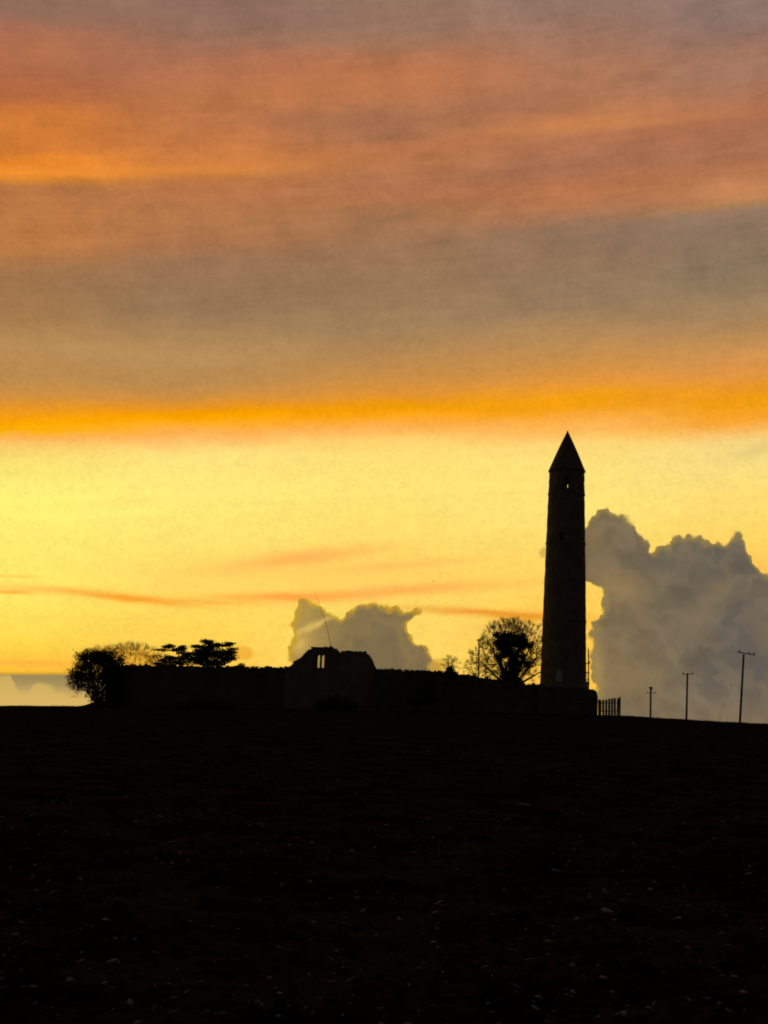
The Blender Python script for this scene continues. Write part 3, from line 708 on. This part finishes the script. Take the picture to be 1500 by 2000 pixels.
tree('dense dark spreading conifer, the right of two above the wall', 408, 179.0,
     pads([(40,406,1265,15,10),(60,418,1275,28,13),(44,436,1279,22,9),(40,398,1283,20,12),(40,430,1290,27,7),(24,447,1286,13,4),(12,441,1261,9,2.4),(12,383,1263,9,2.6),(18,405,1254,9,5),(12,452,1274,8,2.4),(12,388,1271,12,3),(10,425,1260,6,4),(60,405,1296,40,6),(50,388,1288,18,8),(24,392,1276,14,4),(10,374,1277,8,3),(10,452,1268,9,2.2),(8,447,1257,7,2)], 1),

     (4, .25), (46, .16, .085), tip=.008, power=.55, trunk_h=2.6, seed=9, twr=.01, updir=.1, sag=-.1, mleaf=M_ivy, fill=9000, flat=.4)
tree('small pointed dark yew on the wall line between church and bare tree', 881, 166.0,
     [(70,880,1317,13,6,.6,-1.2),(40,880,1311,6.5,9,.4,-1.2),(40,880,1330,22,16,.9,-1.2),(30,878,1350,26,18,.9,-1.2)], (4, .22), (46, .13, .075), tip=.007, trunk_h=1.2, seed=10, mleaf=M_ivy, name='yew_tree', twr=.007, updir=.7)
tree('faint bare shrub poking up behind the pointed yew', 880, 182.0,
     [(120,880,1298,18,14,.9,0)], (18, .4), None, tip=.003, trunk_h=2.4, name='shrub', cat='shrub', seed=12, twr=.0038, nsub=3)
tree('low bare twiggy shrub beside the thin pole left of the tower tree', 924, 180.0,
     [(230,930,1306,22,20,1.3,0),(70,928,1280,14,14,.9,0),(70,945,1262,12,12,.9,0)], (16, .45), None, tip=.004, trunk_h=1.2, name='shrub', cat='shrub', seed=13, twr=.0042, nsub=3)
tree('small dark tuft of shrub on the wall right of the conifers', 472, 167.0,
     [(24,472,1300,7,4,.3,.6)], (4, .2), (24, .08, .05), tip=.005, trunk_h=3.6, name='shrub', cat='shrub', seed=14, twr=.005)

for (lb, px, rx, y, sd_) in (('dark bramble mound at the foot of the ruined church below its window', 655, 40, 1376, 31), ('dark overgrown thicket against the wall just right of the ruined church', 822, 30, 1362, 32), ('low dark scrub against the long wall below the layered conifers', 400, 60, 1378, 33)):
    tree(lb, px, 163.5 if px != 822 else 164.2, [(60, px, y, rx, 16, .8, -1.6), (40, px + rx * .5, y + 5, rx * .7, 10, .7, -1.8), (40, px - rx * .45, y + 7, rx * .6, 9, .7, -1.8)] + ([(60, px + 10, 1340, 20, 26, .8, -.6)] if px == 822 else []),
         (3, .3), (10, .2, .1), tip=.005, trunk_h=.2, name='bramble_bush', cat='bush', seed=sd_, twr=.006, base_py=1392, fill=2500, fsize=.12, mleaf=M_ivy)

for k_, (c, e) in enumerate(IVY): wall_ivy(c, .7, e, 46, 50 + k_)

# large bare tree with an ivy-clad heart, left of the tower
def big_tree():
    rnd = np.random.RandomState(21); Yt = 177.0
    b = g3(at(998, 1384, Yt)); t = thing('tree', 'many-stemmed bare tree with an ivy-clad heart close left of the tower', 'tree', b)
    k = Yt / F_
    fork = at(996, 1342, Yt)
    ells = [(330,995,1248,46,34,2.2,0),(170,1035,1255,32,38,2.0,0),(130,962,1262,26,34,1.6,0),(16,948,1290,14,12,1.2,0),(30,1046,1284,14,22,1.6,0),(150,1002,1224,40,13,1.8,0),(60,1062,1262,22,34,2.0,1.0),(20,966,1232,14,12,1.0,0)]
    T = np.vstack([ell(n, *pxe(x, y, Yt + dy, rx, ry, rd), rnd) for (n, x, y, rx, ry, rd, dy) in ells])
    N, P, rad = grow((fork.x, fork.y, fork.z), T, rnd, .010, .50, -.04, .10)
    gb, gs = G(), G(); wood(N, P, rad, .05, gb, gs)
    gb.tube((b.x, b.y, b.z - .3), (fork.x, fork.y, fork.z + .05), .62, .42, 10, False)
    # explicit sweeping limbs as seen against the glow
    for pts, r in (([(992,1340),(981,1318),(975,1296),(966,1275),(956,1258)], .16), ([(990,1340),(972,1325),(958,1310),(946,1300),(938,1294)], .12), ([(1004,1340),(1022,1318),(1036,1300),(1052,1282)], .17),
                   ([(1002,1342),(1026,1330),(1046,1318),(1060,1310)], .12), ([(998,1338),(992,1312),(986,1296),(976,1284)], .12), ([(1004,1336),(1016,1304),(1030,1276),(1042,1252)], .15), ([(1001,1336),(1006,1300),(1014,1272),(1026,1246)], .17)):
        Q = [at(x, y, Yt + rnd.normal(0, .3)) for x, y in pts]
        for a, c, q in zip(Q, Q[1:], range(9)): gb.tube(a, c, r * (1 - q * .18), r * (1 - (q + 1) * .18), 6, False)
    for q in range(24):                                   # the fan of lesser stems
        th = R(-66 + 132 * q / 23 + rnd.uniform(-3, 3)); L = rnd.uniform(50, 88) * (1 - .25 * abs(th)); px_, py_ = 998 + 8 * math.sin(th), 1338; r_ = rnd.uniform(.055, .095)
        prev = at(px_, py_, Yt); yy_ = Yt
        for k_ in range(5):
            th += rnd.normal(0, .10) - th * .04; px_ += math.sin(th) * L / 5; py_ -= math.cos(th) * L / 5; yy_ += rnd.normal(0, .25)
            cur = at(px_, py_, yy_); gb.tube(prev, cur, r_, r_ * .8, 5, False)
            if k_ > 0:
                for s_ in (-1, 1):
                    e1 = cur + Vector((math.sin(th + s_ * .6) * .9, rnd.normal(0, .3), math.cos(th + s_ * .6) * .9)) * rnd.uniform(.5, 1); gb.tube(cur, e1, r_ * .45, r_ * .2, 4, False)
                    N = np.vstack([N, np.array(e1)[None]])
            prev = cur; r_ *= .8
    tips = sorted((set(range(len(P))) - set(P)) | set(range(len(P), len(N))))
    twigs_at(N, tips, 12, .56, rnd, gs, .0075, .5, np.array(at(1000, 1300, Yt)), 3)
    gb.out('trunk', M_bark, t); gs.out('twigs', M_twig, t)['kind'] = 'stuff'
    gl = G()
    C = np.vstack([ell(n, *pxe(x, y, Yt - .3, rx, ry, rd), rnd, .5) for (n, x, y, rx, ry, rd) in
        [(200,982,1258,17,14,.8),(200,1002,1252,22,15,.9),(120,1020,1257,14,14,.8),(110,992,1275,20,12,.8),(110,1002,1292,12,16,.7),(80,1004,1314,11,18,.6),(90,1003,1332,20,8,.6),(34,1020,1284,9,12,.4),(24,1036,1262,6,6,.4),(26,974,1284,9,9,.4),(30,1012,1300,14,10,.5),(22,1030,1300,7,9,.4),(26,972,1242,8,7,.4),(20,1018,1240,9,6,.4),(30,992,1240,14,6,.5),(16,984,1322,5,10,.3)]])
    leaves(C, 26, .15, .085, rnd, gl); gl.out('ivy', M_ivy, t)['kind'] = 'stuff'
big_tree()

# ------------------------------------------------------------------ picket railing by the tower
FY = 171.0
fb = g3(at(1190, 1396, FY)); fe = thing('picket_fence', 'short run of upright pickets standing right of the tower wall stub', 'fence', fb)
px_l = np.linspace(1172.5, 1206.5, 7); me_p = None
for q, px in enumerate(px_l):
    pyt = 1366.5 - (px - 1171) * 0.12 + random.uniform(-1, 1)
    a = at(px, 1396, FY); top_z = at(px, pyt, FY).z; z0 = float(gz(a.x, FY)) - 0.1
    if me_p is None:
        g = G(); h = 1.0; wd = 0.125
        g.add([(-wd, -.02, 0), (wd, -.02, 0), (wd, -.02, .93), (0, -.02, 1), (-wd, -.02, .93), (-wd, .02, 0), (wd, .02, 0), (wd, .02, .93), (0, .02, 1), (-wd, .02, .93)],
              [[0, 1, 2, 3, 4], [9, 8, 7, 6, 5], [0, 5, 6, 1], [1, 6, 7, 2], [2, 7, 8, 3], [3, 8, 9, 4], [4, 9, 5, 0]])
        o = g.out('picket', M_wood, fe, loc=(0, 0, 0)); me_p = o.data
    else: o = bpy.data.objects.new('picket', me_p); COL.objects.link(o); o.parent = fe
    o.location = Vector((a.x, FY, z0)) - fb; o.scale = (1, 1, top_z - z0); o.rotation_euler = (0, R(random.uniform(-1.2, 1.2)), 0)
for py in (1373, 1389):
    g = G(); a, b = at(1168.5, py + .5, FY + .05), at(1210, py - .5, FY + .05); g.tube(a, b, .05, .05, 4); g.out('rail', M_wood, fe)
for px, pyt in ((1169.2, 1366), (1210.6, 1361)):
    a = at(px, 1396, FY + .1); g = G(); zt0 = at(px, pyt, FY).z; z0 = float(gz(a.x, a.y)) - .3
    g.box((a.x, a.y, (z0 + zt0) / 2), (.15, .14, zt0 - z0)); g.out('post', M_wood, fe)

# ------------------------------------------------------------------ wooden line poles
def pole(label, bx, by, tx, ty, Y, r0, r1, arms, group='wooden line poles on the skyline', extra=None):
    top = at(tx, ty, Y); b = at(bx, by, Y)
    d = (b - top) / max(1e-6, (top.z - b.z)); zg = float(gz(b.x, b.y)) - .3
    foot = top + d * (top.z - zg)
    t = thing('utility_pole', label, 'utility pole', foot, group)
    g = G(); n = 5
    for q in range(n):
        a, c = foot.lerp(top, q / n), foot.lerp(top, (q + 1) / n)
        g.tube(a, c, r0 + (r1 - r0) * q / n, r0 + (r1 - r0) * (q + 1) / n, 10, q == n - 1)
    g.out('post', M_wood, t)
    for (xa, ya, xb, yb, ins) in arms:
        a, c = at(xa, ya, Y - r1 - .05), at(xb, yb, Y - r1 - .05); g = G()
        dd = c - a; g.box((a + c) / 2, (dd.length, .12, .12), 0, -math.atan2(dd.z, dd.x)); arm = g.out('crossarm', M_wood, t)
        for f in ins:
            p = a.lerp(c, f); g = G()
            g.tube(p, p + Vector((0, 0, .14)), .02, .02, 6); g.tube(p + Vector((0, 0, .10)), p + Vector((0, 0, .20)), .075, .085, 8)
            g.tube(p + Vector((0, 0, .20)), p + Vector((0, 0, .32)), .085, .04, 8); ins_o = g.out('insulator', M_ceramic, t)
    if extra: extra(t, top, Y)
    return t
pole('tallest line pole at the right edge, its crossarm tilting down to the right', 1445.2, 1411, 1452.6, 1278, 190, .155, .12, [(1440, 1273.5, 1475, 1279.5, (.12, .68, .95))])
pole('middle line pole with a plain flat crossarm forming a T', 1340.6, 1405, 1342.8, 1315, 262, .19, .15, [(1332, 1316.5, 1355, 1316.5, (.08, .92))])
def small_top(t, top, Y):
    g = G(); a, c = at(1266.5, 1342.5, Y), at(1275.5, 1342.5, Y); g.box((a + c) / 2, ((c - a).length, .12, .14)); g.out('top_bracket', M_wood, t)
    g = G(); p = at(1271.5, 1344.5, Y - .2); g.box(p, (.6, .4, .62)); g.out('transformer', M_metal, t)
pole('smallest line pole nearest the picket fence, with a low crossarm and top bracket', 1270.5, 1402, 1271, 1341, 350, .24, .2, [(1262, 1353.5, 1281, 1353.5, (.08, .92))], extra=small_top)
def thin_top(t, top, Y):
    g = G(); p = at(935, 1252, Y - .2); g.box(p, (.5, .1, .1)); g.out('top_bracket', M_wood, t)
pole('thin distant pole standing left of the ivy-hearted tree', 935, 1326, 935.5, 1248, 235, .125, .10, [(931.5, 1252, 940, 1250, (.1, .9))])
def tr_extra(t, top, Y):
    g = G(); p = at(1148, 1335, Y - .35); g.tube(p - Vector((0, 0, .25)), p + Vector((0, 0, .25)), .22, .22, 10); g.out('transformer', M_metal, t)
    g = G(); g.tube(at(1146.3, 1313, Y - .2), at(1146.3, 1333, Y - .2), .03, .03, 5); g.out('conduit', M_metal, t)
pole('pole with ladder-like crossarms peeking out at the right edge of the tower', 1149.5, 1345, 1149.2, 1267, 200, .10, .08,
     [(1140, 1296, 1152, 1296, (.95,)), (1141, 1314, 1151.5, 1314, ()), (1141, 1328, 1151.5, 1328, ())], extra=tr_extra)

# whip aerial on the church
a = at(649, 1264.5, CY + .4); b = at(633, 1205, CY + .4); c2 = at(612, 1150, CY + .4)
g = G(); g.tube(a - Vector((0, 0, .3)), b, .026, .018, 6); g.tube(b, c2, .018, .007, 6)
o = g.out('aerial', M_metal, None, loc=a); tag(o, 'thin leaning whip aerial rising from the church gable', 'aerial')

# ------------------------------------------------------------------ birds, weeds
def bird(px, py, Y, span, label, flap, head):
    p = at(px, py, Y); t = thing('bird', label, 'bird', p)
    s = span / 2; ca, sa = math.cos(head), math.sin(head)
    def W(x, y, z): return p + Vector((x * ca - y * sa, x * sa + y * ca, z))
    g = G(); segs = [(-.42, .01), (-.3, .05), (-.08, .085), (.12, .08), (.26, .05), (.34, .055), (.42, .03), (.52, .004)]
    for (y0, r0), (y1, r1) in zip(segs, segs[1:]): g.tube(W(0, y0 * s, 0), W(0, y1 * s, .02 * s), r0 * s, r1 * s, 8, False)
    g.out('body', M_bird, t)
    for sd_ in (-1, 1):
        g = G(); v = []
        for (x, ya, yb, z) in ((.05, .22, -.12, 0), (.45, .26, -.10, flap * .5), (1.0, .04, -.10, flap)):
            v += [W(sd_ * x * s, ya * s, z * s), W(sd_ * x * s, yb * s, z * s), W(sd_ * x * s, (ya + yb) / 2 * s, z * s + .03 * s)]
        g.add(v, [[0, 3, 5, 2], [2, 5, 4, 1], [3, 6, 8, 5], [5, 8, 7, 4], [0, 1, 4, 3], [3, 4, 7, 6]]); g.out('wing', M_bird, t)
    g = G(); g.add([W(-.05 * s, -.35 * s, 0), W(.05 * s, -.35 * s, 0), W(.12 * s, -.62 * s, 0), W(-.12 * s, -.62 * s, 0), W(0, -.45 * s, .03 * s)], [[0, 1, 2, 3], [0, 4, 1], [1, 4, 2], [2, 4, 3], [3, 4, 0]]); g.out('tail', M_bird, t)
bird(1428, 1340, 150, .34, 'small bird flying between the two right-hand line poles', .9, .6)
bird(847, 1136, 190, .36, 'tiny dark bird high above the right end of the centre cloud', .5, 1.2)
def weed(px, py, Y, h, lean, label, seed):
    rnd = random.Random(seed); p = g3(at(px, py, Y)); t = G()
    top = p + Vector((lean * h, 0, h)); mid = p + Vector((lean * h * .35, 0, h * .5))
    t.tube(p - Vector((0, 0, .1)), mid, .02, .016, 5); t.tube(mid, top, .016, .008, 5)
    for q in range(5):
        s = p.lerp(top, .3 + .14 * q); d = Vector((rnd.uniform(-1, .6), rnd.uniform(-.6, .6), rnd.uniform(.3, 1))) * h * .22
        t.tube(s, s + d, .009, .006, 3)
        t.add([s + d, s + d * 1.3 + Vector((.03, 0, 0)), s + d * 1.7, s + d * 1.3 - Vector((.03, 0, 0))], [[0, 1, 2, 3]])
    o = t.out('weed', M_twig, None, loc=p); tag(o, label, 'weed')
weed(1405, 1409, 172, .95, .3, 'lone dry weed on the skyline left of the tallest line pole', 3)
weed(887, 1312, 171, .5, .1, 'short dry weed at the foot of the walls', 4) if False else None

# ------------------------------------------------------------------ stones, clods and straw on the field
def rock(rnd, sub, flat):
    bm = bmesh.new(); bmesh.ops.create_icosphere(bm, subdivisions=sub, radius=1.0)
    sx_, sy_, sz_ = rnd.uniform(.7, 1.5), rnd.uniform(.5, 1.0), rnd.uniform(.3, .7) * flat; o = Vector((rnd.uniform(0, 99), 0, 0))
    for v in bm.verts:
        k = 1 + .45 * mnoise.noise(v.co * 1.3 + o); v.co = Vector((v.co.x * sx_ * k, v.co.y * sy_ * k, v.co.z * sz_ * k))
    vs = [v.co.copy() for v in bm.verts]; fs = [[v.index for v in f.verts] for f in bm.faces]; bm.free(); return vs, fs
rndm = random.Random(5)
lib0 = [rock(rndm, 1, 1.0) for _ in range(6)]
def spot(ymin, ymax):
    py = rndm.uniform(ymin, ymax); px = rndm.uniform(-60, 1560); return ground_hit(px, py)
def scatter_np(n, r0, r1, amin=-17, amax=17):
    u = np.random.RandomState(n).rand(n, 2); r = r0 * (r1 / r0) ** u[:, 0]; a = np.radians(amin + (amax - amin) * u[:, 1])
    x, y = r * np.sin(a), r * np.cos(a); return x, y, gz(x, y, True)
def scatter(name, n, r0, r1, smin, smax, m, sub0=True, label=None, flat=1.0, lib=None):
    x, y, z = scatter_np(n, r0, r1); vs = []; fs = []; mi = []; k = 0
    for i_ in range(n):
        v, f = lib[rndm.randrange(len(lib))]; s = smin + (smax - smin) * rndm.random() ** 2.2
        a = rndm.uniform(0, 6.28); ca, sa = math.cos(a), math.sin(a); tl = rndm.uniform(-.5, .5)
        for p in v: vs.append((x[i_] + s * (p.x * ca - p.y * sa), y[i_] + s * (p.x * sa + p.y * ca), z[i_] + s * (p.z + tl * p.x) + s * .15))
        fs += [[q + k for q in ff] for ff in f]; k += len(v)
        mi += [rndm.randrange(len(m))] * len(f)
    o = mesh(name, vs, fs, m); o.data.polygons.foreach_set('material_index', mi); o['kind'] = 'stuff'
    if label: o['label'] = label
    return o
lib1 = [rock(rndm, 1, 1.0) for _ in range(10)]
scatter('soil_clods', 6000, 5.5, 60, .012, .07, [M_soil], lib=[rock(rndm, 1, 1.4) for _ in range(8)], label='dark clods of turned earth')
scatter('small_stones', 1900, 5.5, 90, .008, .030, M_stone, lib=lib1, label='small pale stones strewn over the field')
# straw
g = G(); x, y, z = scatter_np(700, 5.6, 60)
for q in range(len(x)):
    a = rndm.uniform(0, 3.14); L = rndm.uniform(.02, .07); d = Vector((math.cos(a), math.sin(a), rndm.uniform(-.25, .4))) * L
    p = Vector((x[q], y[q], z[q] + .02)); g.tube(p, p + d, rndm.uniform(.004, .011), .003, 3)
o = g.out('straw_litter', M_straw); o['kind'] = 'stuff'; o['label'] = 'bits of dry straw and stubble on the dark soil'
# rough grass and dead stalks along the brow of the field
g = G(); rg = np.random.RandomState(77)
for q in range(5200):
    x_ = rg.uniform(-48, 50); y_ = rg.uniform(171.5, 178.5); z_ = float(gz(x_, y_)); 
    if mnoise.noise(Vector((x_ * .5, y_ * .3, 1))) < -.05: continue
    h_ = rg.uniform(.05, .16) * (1 + 1.2 * (rg.rand() > .96)); dx = rg.normal(0, .05); wd_ = .012
    g.add([(x_ - wd_, y_, z_ - .03), (x_ + wd_, y_, z_ - .03), (x_ + dx, y_ + .02, z_ + h_)], [[0, 1, 2]])
o = g.out('grass_fringe', M_twig); o['kind'] = 'stuff'; o['label'] = 'short rough grass along the brow of the field'
# the larger pale stones one could pick up, placed where the photograph shows light flecks
BIG = [(322,1925,13,3.5),(396,1918,9,3),(222,1887,12,3),(498,1925,7,3),(545,1862,7,4),(494,1965,9,4),(577,1986,5,7),(66,1940,8,4),(402,1988,7,3),(345,1978,6,3),(208,1716,7,3),(196,1712,5,2.5),(486,1712,7,2.5),(300,1976,5,3),
       (162,1862,6,3),(230,1879,6,3),(435,1988,7,3),(335,1979,5,2),(646,1762,4,2),(1185,1787,11,4),(1156,1805,5,4),(1340,1768,4,3),(1460,1760,8,4),(1480,1770,6,4),(1461,1710,7,3),(868,1830,5,3.5),(846,1841,8,2.5),(882,1868,6,4),(816,1888,6,3.5),
       (830,1880,5,2),(862,1908,5,2.5),(986,1898,4,4),(1202,1853,5,3),(1168,1890,5,3),(1105,1930,5,3),(1106,1945,6,2),(1434,1926,10,7),(1224,1983,7,3),(1178,1934,5,2),(962,1986,5,4),(1012,1979,8,3),(922,1738,5,2),(986,1745,4,2),(1084,1803,6,2),
       (1023,1575,10,3),(820,1773,4,2.5),(62,1595,4,2),(68,1593,4,2),(530,1578,3,2),(610,1645,5,2),(150,1690,3,2),(276,1745,4,2),(30,1880,7,2),(1386,1905,5,2),(1410,1825,6,2.5),(1297,1905,6,2),(690,1950,6,3),(742,1966,7,3),(655,1905,4,2)]
STN = []
for k_, (px, py, hw, hh) in enumerate(BIG):
    p = ground_hit(px, py); dist = (p - EYE).length; s = hw * dist / F_ / 1.05
    v, f = lib1[k_ % len(lib1)]
    me2 = bpy.data.meshes.get('field_stone_%d' % (k_ % len(lib1)))
    if me2 is None:
        me2 = bpy.data.meshes.new('field_stone_%d' % (k_ % len(lib1))); me2.from_pydata([tuple(q) for q in v], [], f); me2.materials.append(M_stone[(0, 1, 0, 2, 0, 0, 1, 2, 0, 0)[k_ % 10]])
    o = bpy.data.objects.new('field_stone', me2); COL.objects.link(o)
    o.location = (p.x, p.y, float(gz(p.x, p.y, True)) + .12 * s); o.scale = (s, s, s * .9); o.rotation_euler = (rndm.uniform(-.3, .3), rndm.uniform(-.3, .3), rndm.uniform(-.6, .6))
    STN.append((px, py, hw, hh, k_, o))
def where_st(px, py, hw, hh, k):
    c = ('pale', 'buff', 'pale', 'grey', 'pale', 'pale', 'buff', 'grey', 'pale', 'pale')[k % 10]
    shp = 'broad' if hw >= 9 else ('small' if hw <= 5 else 'mid-sized')
    row = 'at the bottom edge of the field' if py > 1950 else 'low in the foreground' if py > 1870 else 'in the foreground' if py > 1780 else 'midway down the field' if py > 1680 else 'far up the field'
    col = 'under the far left' if px < 150 else 'below the rounded bush' if px < 290 else 'below the layered conifers' if px < 470 else 'below the church window' if px < 660 else 'below the middle wall' if px < 860 else 'below the bare tree' if px < 1045 else 'below the round tower' if px < 1165 else 'below the picket fence' if px < 1310 else 'below the line poles at right'
    return '%s %s stone %s, %s' % (shp, c, row, col)
cl = {}
for q in STN: cl.setdefault(where_st(*q[:5]), []).append(q)
for lb, qs in cl.items():
    qs.sort(key=lambda q: q[0])
    names = {1: [''], 2: ['left one: ', 'right one: '], 3: ['leftmost: ', 'middle one: ', 'rightmost: ']}.get(len(qs)) or ['%d from left: ' % (i_ + 1) for i_ in range(len(qs))]
    for nm, q in zip(names, qs): tag(q[5], nm + lb, 'stone', 'pale stones lying on the ploughed field')
